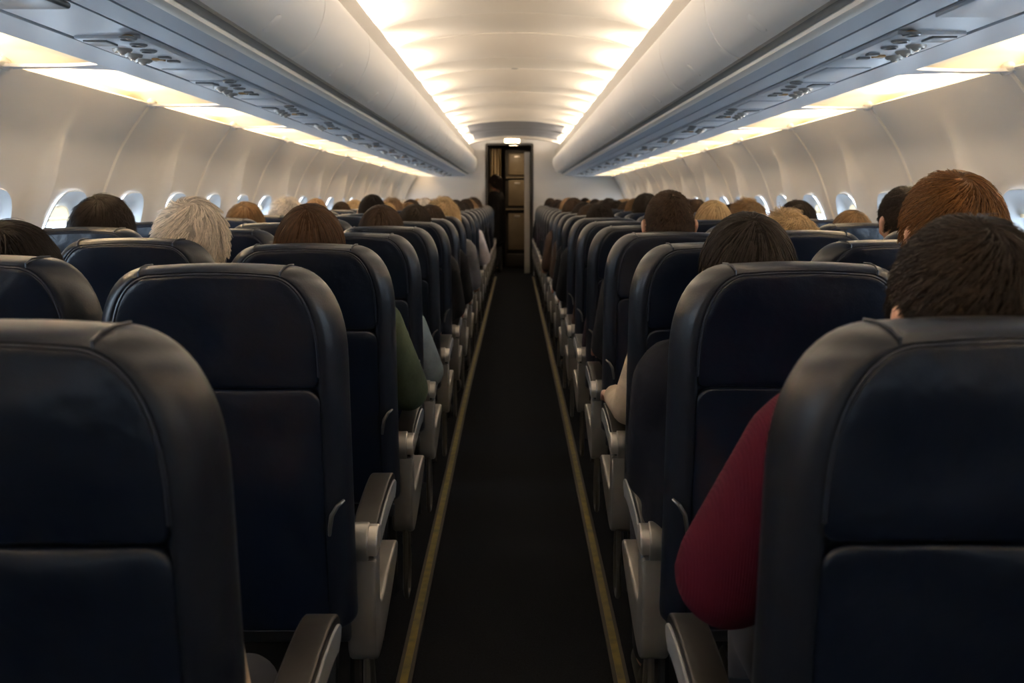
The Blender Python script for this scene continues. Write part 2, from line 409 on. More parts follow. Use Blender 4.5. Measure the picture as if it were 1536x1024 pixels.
# overhead bins
BINL, BIN0 = .94, 3.06
door_prof = bez([(.708, .452), (.665, .474), (.628, .520), (.604, .580), (.597, .635), (.605, .685), (.632, .718), (.688, .738)], 5)
def build_bin(s, y0, y1, k):
    root = empty('overhead_bin', (s * .9, (y0 + y1) / 2, zt((y0 + y1) / 2) + .42))
    tag(root, 'white overhead bin above the %s seats, %s from the viewer' % (SIDES[s], ORD[k]), 'overhead bin', 'overhead bins along the %s side' % SIDES[s])
    L = Matrix.Translation(-Vector(root.location))
    def fin(mb, name, m, par=root, **kw):
        mb.v = [tuple(L @ Vector(v)) for v in mb.v]; return mb.build(name, m, par, **kw)
    ys = [y0, (y0 + y1) / 2, y1]
    mb = MB(); sweep([(.918, .4165), (.845, .419), (.842, .4235), (.838, .4235), (.835, .4190), (.775, .424), (.778, .50), (1.10, .50), (1.10, .435), (.94, .43)], ys, s, True, mb, True)
    fin(mb, 'bin_underside', M['bin_under'], angle=25)
    mb = MB(); sweep([(.775, .423), (.758, .4235), (.746, .429), (.743, .438), (.752, .446), (.778, .446)], ys, s, True, mb, True)
    fin(mb, 'bin_lip', M['lip'])
    mb = MB(); sweep([(.760, .441), (.745, .452), (.728, .4575), (.715, .4575), (.7115, .466), (.735, .47), (.78, .47), (.78, .441)], ys, s, True, mb, True)
    fin(mb, 'grip_band', M['band'], angle=50)
    mb = MB(); dp = door_prof + [(.70, .738), (.76, .735), (.76, .46), (.72, .455)]
    g = .0022
    yy = [y0 + g, y0 + g + .004] + list(np.linspace(y0 + .05, y1 - .05, 5)) + [y1 - g - .004, y1 - g]
    rings = []
    for i, y in enumerate(yy):
        ins = .004 if i in (0, len(yy) - 1) else 0
        rings.append([(s * (x + ins * (1 if x < .72 else 0)), y, zt(y) + z) for x, z in dp])
    mb.rings(rings, True, True, True)
    d = fin(mb, 'bin_door', M['bin'], angle=35)
    # latch tab near the lower edge
    yc = (y0 + y1) / 2 + .045
    i0 = 3; P0 = door_prof[9]; P1 = door_prof[3]
    mb = MB(); T = Vector((s * (P0[0] - P1[0]), 0, P0[1] - P1[1])).normalized(); N = Vector((-s * T.z * s * s, 0, 0)); N = T.cross(Vector((0, 1, 0))); N = N if N.x * s < 0 else -N
    O = Vector((s * (P0[0] + P1[0]) / 2, yc, zt(yc) + (P0[1] + P1[1]) / 2 + .0))
    rr = []
    for sc, h in ((1.0, -.008), (1.0, .003), (.85, .007), (.5, .008)):
        ring = []
        for a in range(24):
            u, v = superpt(2 * PI * a / 24, .028 * sc, .033 * sc, 2.6); ring.append(O + Vector((0, 1, 0)) * u + T * v + N * h)
        rr.append(ring)
    mb.rings(rr, True, True, True)
    fin(mb, 'latch', M['bin'], d)
kk = {-1: 0, 1: 0}
for s in (-1, 1):
    y = BIN0 - 4 * BINL
    while y < Y_FRONT - .3:
        y1 = min(y + BINL, Y_FRONT - .25)
        if y1 > 1.0: kk[s] += 1; build_bin(s, y, y1, kk[s])
        else: build_bin(s, y, y1, 0)
        y += BINL
for o in [o for o in bpy.data.objects if o.get('label', '').endswith('zeroth from the viewer')]:
    o['label'] = 'white overhead bin above the viewer on the %s side' % ('left' if o.location.x < 0 else 'right'); 

# service panels
PS = {-1: (2.62, .86), 1: (2.56, .96)}
def build_psu(s, yc, k, detail):
    z0 = zt(yc) + .4165
    root = empty('service_panel', (s * 1.015, yc, z0))
    tag(root, 'overhead service panel with reading lights over the %s seats, %s from the viewer' % (SIDES[s], ORD[k]), 'service panel', 'service panels under the %s bins' % SIDES[s])
    hx = .084; ln = PS[s][1]
    def slope(mb): mb.v = [(x, y, z - .0048 * y - .0035 * s * x * 0 - (.0 if True else 0)) for x, y, z in mb.v]; return mb
    mb = MB(); mb.rbox((0, 0, -.004), (hx, .20, .006), .003); slope(mb).build('panel_plate', M['psu'], root)
    mb = MB(); mb.rbox((0, ln / 2, -.0015), (hx, ln / 2 - .206, .005), .002); slope(mb).build('filler_plate', M['psu'], root)
    mb = MB(); mb.rbox((s * .004, ln / 2 + .04, -.005), (hx * .82, (ln / 2 - .206) * .45, .006), .004); slope(mb).build('raised_plate', M['psu'], root)
    if not detail:
        mb = MB()
    # three reading lights, three air nozzles, call buttons, lit sign window
    for j in (-1, 0, 1):
        c = (s * (-.045 + .012 * j), -.115 + j * .10, -.010)
        mb = MB(); ring = []
        for kx, z in ((1.25, .002), (1.2, -.004), (1, -.006), (.9, -.002)):
            ring.append([(c[0] + .018 * kx * math.cos(2 * PI * i / 18), c[1] + .018 * kx * math.sin(2 * PI * i / 18), c[2] + z) for i in range(18)])
        mb.rings(ring, True); slope(mb)
        r = mb.build('reading_light', M['bezel'], root)
        mb = MB(); mb.ball((c[0], c[1], c[2] + .002), (.0165, .0165, .006), 12); slope(mb).build('lens', M['amber'], r)
    for j in (-1, 0, 1):
        c = (s * (.038 + .010 * j), .060 + j * .098, -.010)
        mb = MB(); ring = []
        for kx, z in ((1.4, .002), (1.3, -.005), (1.0, -.009), (.95, -.004)):
            ring.append([(c[0] + .019 * kx * math.cos(2 * PI * i / 18), c[1] + .019 * kx * math.sin(2 * PI * i / 18), c[2] + z) for i in range(18)])
        mb.rings(ring, True); slope(mb)
        r = mb.build('air_nozzle', M['chrome'], root)
        mb = MB(); mb.ball((c[0], c[1], c[2] - .003), (.014, .014, .012), 12); mb.disc((c[0], c[1], c[2] - .016), .006, .003, 10); slope(mb).build('nozzle_ball', M['chrome'], r)
    for j in range(3):
        mb = MB(); mb.rbox((s * (-.035 + .03 * (j % 2)), .10 + j * .036, -.012), (.016, .013, .004), .002); slope(mb).build('call_button', M['bezel' if j != 1 else 'amber'], root)
    mb = MB(); mb.rbox((s * .040, -.145, -.0115), (.030, .036, .003), .002); slope(mb).build('sign_window', M['bezel'], root)
for s in (-1, 1):
    k = 0; y = PS[s][0] - PS[s][1] * 0
    while y < Y_FRONT - .7:
        k += 1; build_psu(s, y, k, k < 8); y += PS[s][1]
mb = MB(); mb.rbox((0, 0, 0), (.085, .10, .008), .02, 4)
o = mb.build('cabin_sign', M['bezel']); o.location = (-1.01, 1.93, zt(1.93) + .409); tag(o, 'dark smoked sign window under the left bins near the viewer', 'sign')
mb = MB(); mb.rbox((0, 0, 0), (.08, .30, .005), .003)
o = mb.build('blank_panel', M['psu']); o.location = (1.015, 1.86, zt(1.86) + .4135); tag(o, 'plain grey panel beside the first right-hand service panel', 'panel')

# sidewall cove lights
def area(loc, rot, sx, sy, power, col, name='lamp_tube'):
    ld = bpy.data.lights.new(name, 'AREA'); ld.shape = 'RECTANGLE'; ld.size = sx; ld.size_y = sy; ld.energy = power; ld.color = col
    lo = bpy.data.objects.new(name, ld); COL.objects.link(lo); lo.location = loc; lo.rotation_euler = rot; return lo
def aim(loc, d):
    return Vector(d).to_track_quat('-Z', 'Y').to_euler()
COVE_W, CEIL_W = 2.0, 1.25
WARM = (1.0, .84, .64); WARM2 = (1.0, .86, .70)
for s in (-1, 1):
    k0 = int(math.floor((Y_REAR - JOINT[s]) / (2 * BAY))); k = 0
    while True:
        ya = JOINT[s] + (k0 + k) * 2 * BAY; yb = min(ya + 2 * BAY, Y_FRONT)
        k += 1
        if ya > Y_FRONT - .15: break
        yc = (ya + yb) / 2; Ln = (yb - ya)
        root = empty('cove_light', (s * 1.40, yc, zt(yc) + .42))
        idx = k - (int(math.floor((1.0 - JOINT[s]) / (2 * BAY))) - k0)
        tag(root, ('warm glowing cove light above the %s windows, %s from the viewer' % (SIDES[s], ORD[idx])) if idx > 0 else 'warm glowing cove light behind the viewer, %s of the %s ones' % (ORD[k], SIDES[s]), 'cove light', 'cove lights along the %s wall' % SIDES[s])
        # scooped cover
        nu, nv = 40, 14; XA, XB = 1.245, 1.69
        vs = []; fs = []
        for i in range(nu + 1):
            u = i / nu
            for j in range(nv + 1):
                v = j / nv
                e = max(0, 1 - abs(2 * u - 1) ** 10) ** .5
                zc = float(np.interp(XA + (XB - XA) * v, [1.245, 1.30, 1.38, 1.47, 1.56, 1.62, 1.67, 1.69], [.411, .4315, .456, .474, .481, .476, .45, .42]))
                y = ya + u * Ln
                vs.append((s * (XA + (XB - XA) * v) - s * 1.40, y - yc, zt(y) - zt(yc) - .42 + .411 + (zc - .411) * (.15 + .85 * e)))
        for i in range(nu):
            for j in range(nv):
                a = i * (nv + 1) + j; fs.append((a, a + 1, a + nv + 2, a + nv + 1))
        mb = MB(); mb.add(vs, fs); mb.build('light_cover', M['cove'], root, angle=70)
        # fillet-cornered rim that frames the opening at both ends
        for e, yy in ((1, ya), (-1, yb)):
            mb = MB(); pts = []
            for q in np.linspace(0, 1, 12):
                pts.append((s * (1.245 + .33 * q) - s * 1.40, yy + e * (.014 + .05 * (1 - q) ** 3.0 + .03 * q ** 6) - yc, 0))
            top = [(x, y, zt(yc + y) - zt(yc) + .4105 - .42) for x, y, _ in pts]; base = [(x, yy - yc, zt(yy) - zt(yc) + .4105 - .42) for x, y, _ in pts]
            t2 = [(x, y, z + .010) for x, y, z in top]; b2 = [(x, y, z + .010) for x, y, z in base]
            mb.rings([base, top, t2, b2], False); mb.build('end_rim', M['psu'], root, angle=30)
        if yb - ya > .5:
            area((s * 1.615, yc, zt(yc) + .434), aim(None, (-s * .62, 0, .78)), Ln * .78, .018, COVE_W * Ln / 1.21, WARM, 'cove_lamp').rotation_euler = (Matrix.Rotation(PI / 2, 4, 'Z') @ Matrix.Rotation(0, 4, 'X')).to_euler()
            lo = bpy.data.objects[-1] if False else None
# orient every cove lamp: long axis along Y, facing inboard and up
for o in bpy.data.objects:
    if o.type == 'LIGHT' and o.name.startswith('cove_lamp'):
        s = 1 if o.location.x > 0 else -1
        zaxis = -Vector((-s * .88, 0, .47)).normalized()      # light shines along -Z
        xaxis = Vector((0, 1, 0)); yaxis = zaxis.cross(xaxis)
        o.rotation_euler = Matrix((xaxis, yaxis, zaxis)).transposed().to_euler()
# ceiling lamps behind the valances
for s in (-1, 1):
    for j in jy:
        yc = j + CJ * .25
        if yc < Y_REAR or yc > Y_FRONT - .3: continue
        lo = area((s * .728, yc, zt(yc) + .842), (0, 0, 0), CJ * .5 * .52, .03, CEIL_W, WARM2, 'ceiling_lamp')
        zaxis = -Vector((-s * .80, 0, .60)).normalized(); xaxis = Vector((0, 1, 0)); yaxis = zaxis.cross(xaxis)
        lo.rotation_euler = Matrix((xaxis, yaxis, zaxis)).transposed().to_euler()

# ------------------------------------------------------------------ front bulkhead, galley, rear wall
def wallbox(name, x0, x1, y0, y1, z0, z1, m, lab, cat='wall'):
    mb = MB(); mb.rbox(((x0 + x1) / 2, (y0 + y1) / 2, (z0 + z1) / 2), ((x1 - x0) / 2, (y1 - y0) / 2, (z1 - z0) / 2), 0)
    return tag(mb.build(name, M[m], smooth=False), lab, cat, kind='structure')
DX0, DX1, DZ = -.455, .285, CAMZ + (296 - 216) * Y_FRONT / 1457
mb = MB()
for (x0, x1, z0, z1) in ((-1.95, DX0, -.0, 2.6), (DX1, 1.95, 0, 2.6), (DX0, DX1, DZ, 2.6)):
    mb.rbox(((x0 + x1) / 2, Y_FRONT + .03, (z0 + z1) / 2), ((x1 - x0) / 2, .03, (z1 - z0) / 2), 0)
tag(mb.build('wall_front', M['bulk'], smooth=False), 'pale grey front bulkhead with an open doorway to the galley', 'wall', kind='structure')
mb = MB()
for x in (DX0, DX1): mb.rbox((x, Y_FRONT + .025, DZ / 2), (.016, .05, DZ / 2), .004)
mb.rbox(((DX0 + DX1) / 2, Y_FRONT + .025, DZ), ((DX1 - DX0) / 2, .05, .016), .004)
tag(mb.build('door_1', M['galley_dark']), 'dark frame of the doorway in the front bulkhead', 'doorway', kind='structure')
wallbox('wall_rear', -1.95, 1.95, Y_REAR - .15, Y_REAR - .05, 0, 2.6, 'bulk', 'plain wall behind the viewer')
GY = Y_FRONT + 2.4
wallbox('wall_galley_left', -1.0, -.95, Y_FRONT + .06, GY, 0, 2.3, 'galley', 'brown galley side wall on the left')
wallbox('wall_galley_right', .95, 1.0, Y_FRONT + .06, GY, 0, 2.3, 'galley', 'brown galley side wall on the right')
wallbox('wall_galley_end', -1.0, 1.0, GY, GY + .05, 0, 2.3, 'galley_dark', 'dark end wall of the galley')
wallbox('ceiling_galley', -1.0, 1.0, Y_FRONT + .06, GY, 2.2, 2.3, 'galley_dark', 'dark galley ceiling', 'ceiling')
# galley cabinet with stacked units
root = empty('galley_cabinet', (.03, 17.2, 0)); tag(root, 'beige galley cabinet with three stacked doors beyond the doorway', 'cabinet')
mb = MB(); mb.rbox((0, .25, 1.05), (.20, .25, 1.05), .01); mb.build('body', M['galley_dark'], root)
for z0, z1 in ((1.64, 2.03), (1.10, 1.56), (.32, .98)):
    mb = MB(); mb.rbox((.015, -.012, (z0 + z1) / 2), (.155, .015, (z1 - z0) / 2), .012); d = mb.build('door', M['galley'], root)
    mb = MB(); mb.rbox((.015, -.03, z1 - .06), (.05, .006, .014), .004); mb.build('handle', M['silver2'], d)
for z in (1.60, 1.04):
    mb = MB(); mb.rbox((.0, -.03, z), (.19, .03, .012), .004); mb.build('shelf_edge', M['galley'], root)
mb = MB(); mb.rbox((0, -.02, .14), (.16, .012, .11), .008); mb.build('kick_panel', M['galley_dark'], root)
# folded door panel at the right of the doorway
root = empty('folding_door', (.205, 16.05, 0)); tag(root, 'pale folded door panel standing at the right jamb of the doorway', 'door')
mb = MB()
mb.rbox((0, 0, 1.0), (.045, .02, 1.0), .006); mb.build('door_panel', M['bulk'], root)
mb = MB(); mb.rbox((.075, .02, 1.0), (.022, .03, 1.0), .006); mb.build('hinge_post', M['galley_dark'], root)
# curtain
mb = MB(); rings = []
for z in np.linspace(.75, 2.1, 10):
    rings.append([(-.44 + .20 * u, .03 * math.sin(u * 24) + .02 * math.sin(z * 5 + u * 7), z) for u in np.linspace(0, 1, 60)])
mb.rings(rings, False)
rings2 = [[(x, y + .006, z) for x, y, z in r] for r in rings]; mb.rings(rings2, False)
o = mb.build('galley_curtain', M['curtain'], angle=80); o.location = (0, 17.0, 0); tag(o, 'tan curtain hanging left of the galley cabinet', 'curtain')
# lit fixtures
root = empty('ceiling_light', (-.04, Y_FRONT - .25, CAMZ + (296 - 211) * 15.3 / 1457)); tag(root, 'lit rectangular lamp over the front doorway', 'light')
mb = MB(); mb.rbox((0, .03, .0), (.13, .035, .038), .01); mb.build('housing', M['bin'], root)
mb = MB(); mb.rbox((0, -.008, 0), (.112, .006, .026), .005); mb.build('lens', M['lamp'], root)
root = empty('galley_light', (-.02, 16.3, 2.135)); tag(root, 'small lit lamp on the galley ceiling beyond the doorway', 'light')
mb = MB(); mb.rbox((0, .03, .03), (.09, .04, .04), .01); mb.build('housing', M['galley'], root)
mb = MB(); mb.rbox((0, -.014, .01), (.07, .006, .024), .004); mb.build('lens', M['lamp_dim'], root)
area((0, 16.6, 2.12), (0, 0, 0),   .25, .2, 1.2, (1, .72, .42), 'galley_lamp')

# ------------------------------------------------------------------ seats
TAN = math.tan(math.radians(12)); ZTOP = 1.133; HW = .222
def outline(si, ti, zb, n=14, hw=HW, rx=.112, rz=.175, rb=.02, ztop=ZTOP, top_bow=.004):
    """closed outline in (x, z), side inset si, top inset ti"""
    w = hw - si; t = ztop - ti; rx = max(rx - si * .6, .02); rz = max(rz - ti * .7, .02)
    pts = []
    for i in range(7): pts.append((-w + rb + (2 * w - 2 * rb) * i / 6, zb))
    for i in range(1, 5): a = -PI / 2 + PI / 2 * i / 4; pts.append((w - rb + rb * math.cos(a), zb + rb + rb * math.sin(a)))
    for i in range(1, 9): pts.append((w, zb + rb + (t - rz - zb - rb) * i / 8))
    for i in range(1, n + 1):
        a = PI / 2 * i / n; c, s = math.cos(a), math.sin(a); e = 2 / 2.35
        pts.append((w - rx + rx * c ** e, t - rz + rz * s ** e))
    for i in range(1, 7): u = i / 6; x = (w - rx) * (1 - 2 * u); pts.append((x, t + top_bow * (1 - (2 * u - 1) ** 2)))
    right = pts[11:11 + 8 + n]
    for i in range(1, n): a = PI / 2 * (1 - i / n); c, s = math.cos(a), math.sin(a); e = 2 / 2.35; pts.append((-(w - rx + rx * c ** e), t - rz + rz * s ** e))
    for i in range(0, 9): pts.append((-w, t - rz - (t - rz - zb - rb) * i / 8))
    for i in range(1, 4): a = PI + PI / 2 * i / 4; pts.append((-w + rb + rb * math.cos(a), zb + rb + rb * math.sin(a)))
    return pts
def back(p, y): return (p[0], y + (ZTOP - p[1]) * TAN, p[1])
def panel_mesh(pts, name, m, puff=.008, seed=0, waves=.0022):
    r = random.Random(seed); c = np.mean(np.array(pts), axis=0); ph = [r.uniform(0, 6) for _ in range(4)]
    mb = MB(); rings = []
    for sc, y in ((1.0, .010), (1.0, .002), (.992, -.0025), (.975, -.004), (.93, -.005), (.86, -.0062), (.74, -.0075), (.6, -puff), (.45, -puff), (.3, -puff), (.15, -puff), (.02, -puff)):
        ring = []
        for p in pts:
            x = c[0] + (p[0] - c[0]) * sc; z = c[1] + (p[1] - c[1]) * sc
            w = waves * (1 - sc ** 6) * (math.sin(x * 17 + z * 9 + ph[0]) + .8 * math.sin(x * -23 + z * 21 + ph[1]) + .6 * math.sin(z * 38 + x * 11 + ph[2]))
            ring.append(back((x, z), y + w))
        rings.append(ring)
    mb.rings(rings, True, False, True); return mb.mesh(name, m, angle=70)
ZSPLIT = .917
def make_seat_meshes():
    D = {}
    mb = MB(); rings = []
    for (sq, tq, y) in ((.050, .020, .012), (.044, .017, .004), (.040, .0145, -.002), (.034, .011, -.003), (.024, .006, .004), (.012, .0025, .020), (.004, .0, .040), (.0, .0, .062), (.002, .001, .082), (.010, .006, .100), (.028, .018, .112), (.06, .05, .118), (.12, .12, .122), (.19, .3, .124)):
        rings.append([back(p, y) for p in outline(sq, tq, .43 + min(sq, .05) * .3)])
    mb.rings(rings, True, True, True); D['backrest'] = mb.mesh('backrest', M['leather_side'], angle=60)
    up = [p for p in outline(.0425, .0155, ZSPLIT, rb=.012)]
    D['upper_panel'] = panel_mesh(up, 'upper_panel', M['leather'], .009, 3)
    w = HW - .0405
    lo = []; n = 8; zt_, zb, R, rb = ZSPLIT - .004, .44, .028, .015
    for i in range(9): lo.append((-w + rb + (2 * w - 2 * rb) * i / 8, zb))
    for i in range(9): lo.append((w, zb + rb + (zt_ - R - zb - rb) * i / 8))
    for i in range(1, n + 1): a = PI / 2 * i / n; lo.append((w - R + R * math.cos(a), zt_ - R + R * math.sin(a)))
    for i in range(1, 9): lo.append(((w - R) * (1 - 2 * i / 9), zt_))
    for i in range(n, 0, -1): a = PI / 2 * i / n; lo.append((-(w - R + R * math.cos(a)), zt_ - R + R * math.sin(a)))
    for i in range(9): lo.append((-w, zt_ - R - (zt_ - R - zb - rb) * i / 8))
    D['lower_panel'] = panel_mesh(lo, 'lower_panel', M['leather'], .007, 8, .0026)
    mb = MB()
    o = outline(.0415, .0150, ZSPLIT)
    path = [back(p, -.0015) for p in o if p[1] > ZSPLIT + .015]
    k = min(range(len(path)), key=lambda i: (path[i][2], -path[i][0]))
    path = sorted(path, key=lambda p: math.atan2(p[2] - .99, p[0]) if True else 0)
    path = [p for p in path]
    # start the open path at the lower right
    st = max(range(len(path)), key=lambda i: (math.hypot(path[i][0] - path[i - 1][0], path[i][2] - path[i - 1][2])))
    path = path[st:] + path[:st]
    mb.tube(path, .0026, 6)
    for s in (-1, 1):
        xs = s * .122; zz = ZTOP
        mb.tube([back((xs, zz - .016), -.002), back((xs, zz - .008), -.0015), back((xs + s * .002, zz - .0012), .016), back((xs + s * .004, zz + .0010), .045), back((xs + s * .005, zz - .0005), .08)], .0018, 6)
    D['piping'] = mb.mesh('piping', M['piping'])
    mb = MB(); mb.rbox((0, .475, .425), (.205, .225, .045), .035, 5); mb.rbox((0, .66, .40), (.20, .05, .05), .03, 4); D['cushion'] = mb.mesh('seat_cushion', M['leather'])
    mb = MB(); mb.rbox((0, .46, .385), (.20, .20, .02), .008); mb.tube([(-.225, .33, .37), (.225, .33, .37)], .018, 10); mb.tube([(-.225, .60, .37), (.225, .60, .37)], .018, 10); D['frame'] = mb.mesh('seat_frame', M['darkmetal'])
    mb = MB(); mb.tube([(0, .33, .37), (0, .31, .18), (0, .30, .006)], [.016, .014, .018], 8); D['leg_r'] = mb.mesh('leg', M['darkmetal'])
    mb = MB(); mb.tube([(0, .60, .37), (0, .62, .18), (0, .64, .006)], [.016, .014, .018], 8); D['leg_f'] = mb.mesh('leg', M['darkmetal'])
    for s in (-1, 1):
        X = lambda a: s * a
        def pr(poly, x0, x1, bev): mb.prism_yz(poly, min(X(x0), X(x1)), max(X(x0), X(x1)), bev)
        # pad
        top = bez([(.285, .577), (.36, .594), (.45, .610), (.54, .617), (.592, .611), (.612, .595)], 4)
        bot = bez([(.614, .585), (.588, .578), (.54, .577), (.45, .570), (.36, .555), (.285, .540)], 4)
        mb = MB(); pr(top + bot, .194, .245, .011); D['arm_pad', s] = mb.mesh('arm_pad', M['pad'], angle=55)
        sp_t = [(y, z - .016) for y, z in top[:-2]]; sp_b = [(y, z - .058 - .0 * y) for y, z in reversed(top[:-2])]
        sp = sp_t + [(.606, .585), (.602, .570)] + [(y, z) for y, z in sp_b if y < .585]
        mb = MB(); pr(sp, .2405, .249, .003); D['side_plate', s] = mb.mesh('side_plate', M['plate'], angle=55)
        und = [(.29, .545), (.45, .575), (.585, .580), (.575, .555), (.44, .520), (.34, .490), (.30, .50)]
        mb = MB(); pr(und, .200, .238, .008); D['arm_core', s] = mb.mesh('arm_core', M['darkmetal'], angle=50)
        # hinge cap with its insert
        cap = bez([(.256, .540), (.252, .560), (.258, .582), (.275, .593), (.298, .590), (.306, .57), (.306, .542)], 4)
        mb = MB(); pr(cap, .186, .2535, .006); D['hinge_cap', s] = mb.mesh('hinge_cap', M['silver2'], angle=50)
        mb = MB(); ins = bez([(.266, .526), (.2455, .556), (.2535, .583), (.272, .597), (.290, .594), (.29, .55)], 4); pr(ins, .202, .2345, .004); D['cap_insert', s] = mb.mesh('cap_insert', M['silver'], angle=50)
        # fixed end bay: stem, swept bottom, forward prong
        bay = [(.266, .526), (.266, .43)] + bez([(.268, .40), (.275, .355), (.292, .322), (.325, .305), (.38, .310), (.46, .333), (.55, .366), (.625, .402), (.645, .425)], 4) + [(.640, .437), (.61, .440)] + bez([(.52, .432), (.42, .417), (.375, .411), (.348, .418), (.336, .440), (.332, .475)], 4) + [(.331, .526)]
        mb = MB(); pr(bay, .191, .2485, .009); D['end_bay', s] = mb.mesh('end_bay', M['silver'], angle=50)
        mb = MB()
        for dx, yy in ((.226, .305),):
            mb.tube([(X(dx), yy, .34), (X(dx), yy - .004, .20), (X(dx), yy, .15), (X(dx), yy + .03, .115), (X(dx), yy + .07, .12), (X(dx), yy + .085, .16), (X(dx), yy + .08, .22), (X(dx), yy + .05, .30)], .0075, 8)
        D['foot_loop', s] = mb.mesh('foot_loop', M['loop'])
        # curved side cover low on the back
        mb = MB(); z0 = .607
        mb.tube([back((X(.188), z0 + .028), -.004), back((X(.190), z0 + .045), -.007), back((X(.194), z0 + .068), -.007), back((X(.204), z0 + .085), -.002), back((X(.214), z0 + .092), .012)], [.003, .004, .0045, .004, .003], 8)
        D['side_grip', s] = mb.mesh('side_grip', M['loop'])
        # slim arm between seats
        mb = MB(); pr(top + bot, .2265, .2485, .009); D['mid_pad', s] = mb.mesh('arm_pad', M['pad'], angle=55)
        mb = MB(); pr([(.27, .30), (.265, .56), (.30, .57), (.33, .54), (.34, .42), (.40, .38), (.40, .33)], .228, .247, .006); D['mid_support', s] = mb.mesh('arm_support', M['darkmetal'], angle=50)
    return D
SM = make_seat_meshes()
def make_seat(kind, s):
    """s: the direction of the aisle"""
    r = empty('aircraft_seat')
    b = child('backrest', SM['backrest'], r); child('upper_panel', SM['upper_panel'], b); child('lower_panel', SM['lower_panel'], b); child('piping', SM['piping'], b)
    child('seat_cushion', SM['cushion'], r); child('seat_frame', SM['frame'], r)
    for x in (-.15, .15):
        for k in ('leg_r', 'leg_f'):
            o = child('leg', SM[k], r); o.location.x = x
    if kind == 'aisle':
        a = child('armrest', SM['arm_core', s], r)
        for k in ('arm_pad', 'side_plate', 'hinge_cap', 'cap_insert'): child(k, SM[k, s], a)
        child('end_bay', SM['end_bay', s], r); child('foot_loop', SM['foot_loop', s], r); child('side_grip', SM['side_grip', s], b)
    a = child('armrest', SM['mid_support', -s], r); child('arm_pad', SM['mid_pad', -s], a)
    return r
NROW = 19
PITCH = .76
def ytop(i): return (i + .2) * PITCH
LX = {-1: [0, .297, .304, .311, .314], 1: [0, .262, .281, .297, .302]}       # aisle edge of the aisle seats, by row
def edge(s, i): return LX[s][min(i, 4)]
COLN = ['aisle', 'middle', 'window']
def seat_pos(s, i, c):
    x = edge(s, i) + HW + c * .463
    dz = ([0, .012, .017][c] if s < 0 else [.003, .007, .011][c]) - (.010 if i == 1 else .004)
    return s * x, ytop(i) + [0, .05, .06][c], dz
protos = {}
for s in (-1, 1):
    for c in range(3): protos[s, c] = make_seat(COLN[c], -s)
used = set()
SEATS = {}
for i in range(1, NROW + 1):
    for s in (-1, 1):
        for c in range(3):
            x, y, dz = seat_pos(s, i, c)
            if i == 1 and c == 2: continue
            if (s, c) in used: o = copy_tree(protos[s, c])
            else: o = protos[s, c]; used.add((s, c))
            o.location = (x, y, 0); o.scale = (1, 1, (ZTOP + dz) / ZTOP)
            row = 'nearest row' if i == 1 else ('farthest row' if i == NROW else ORD[i] + ' row from the viewer')
            tag(o, 'navy leather %s seat %s of the aisle in the %s' % (COLN[c], SIDES[s], row), 'seat', 'navy leather seats %s of the aisle' % SIDES[s])
            SEATS[s, i, c] = o

# ------------------------------------------------------------------ people
def capsules_mesh(name, caps, balls, voxel, smooth, m):
    bm = bmesh.new()
    def sph(c, r):
        res = bmesh.ops.create_icosphere(bm, subdivisions=2, radius=1)
        rr = r if isinstance(r, (tuple, list)) else (r, r, r)
        for v in res['verts']: v.co = Vector((v.co.x * rr[0] + c[0], v.co.y * rr[1] + c[1], v.co.z * rr[2] + c[2]))
    for (p, rp, q, rq) in caps:
        p, q = Vector(p), Vector(q); d = q - p; L = d.length
        sph(p, rp); sph(q, rq)
        if L > 1e-5:
            res = bmesh.ops.create_cone(bm, cap_ends=True, segments=18, radius1=rp, radius2=rq, depth=L)
            mtx = Matrix.Translation((p + q) / 2) @ d.to_track_quat('Z', 'Y').to_matrix().to_4x4()
            bmesh.ops.transform(bm, matrix=mtx, verts=res['verts'])
    for b in balls: sph(b[0], b[1])
    me = bpy.data.meshes.new('tmp'); bm.to_mesh(me); bm.free()
    o = bpy.data.objects.new('tmp', me); COL.objects.link(o)
    r = o.modifiers.new('r', 'REMESH'); r.mode = 'VOXEL'; r.voxel_size = voxel; r.use_smooth_shade = True
    sm = o.modifiers.new('s', 'SMOOTH'); sm.factor = .5; sm.iterations = smooth
    dg = bpy.context.evaluated_depsgraph_get(); dg.update()
    out = bpy.data.meshes.new_from_object(o.evaluated_get(dg)); out.name = name
    bpy.data.objects.remove(o); bpy.data.meshes.remove(me)
    out.materials.clear(); out.materials.append(m)
    out.polygons.foreach_set('use_smooth', [True] * len(out.polygons))
    return out
def hand(w, d, s, down=Vector((0, 0, -1))):
    """palm, four unequal bent fingers and a thumb from the side of the palm. w wrist, d forward, s thumb side (unit vectors)"""
    w = Vector(w); d = Vector(d).normalized(); s = Vector(s).normalized(); caps = []
    for k, (off, ln) in enumerate(((.030, .072), (.011, .080), (-.009, .075), (-.027, .060))):
        kn = w + d * .088 + s * off; caps.append((w + s * off * .6 + d * .012, .0155, kn, .0115))
        m1 = kn + d * ln * .5 + down * ln * .18; m2 = m1 + d * ln * .28 + down * ln * .34
        caps.append((kn, .0098, m1, .0088)); caps.append((m1, .0088, m2, .0074))
    t0 = w + d * .03 + s * .026; t1 = t0 + d * .035 + s * .022 + down * .006; t2 = t1 + d * .028 + s * .004 + down * .01
    caps += [(t0, .013, t1, .0105), (t1, .0105, t2, .0085)]
    return caps
HEADC = Vector((0, .245, 1.142)); HR = (.0765, .097, .110)
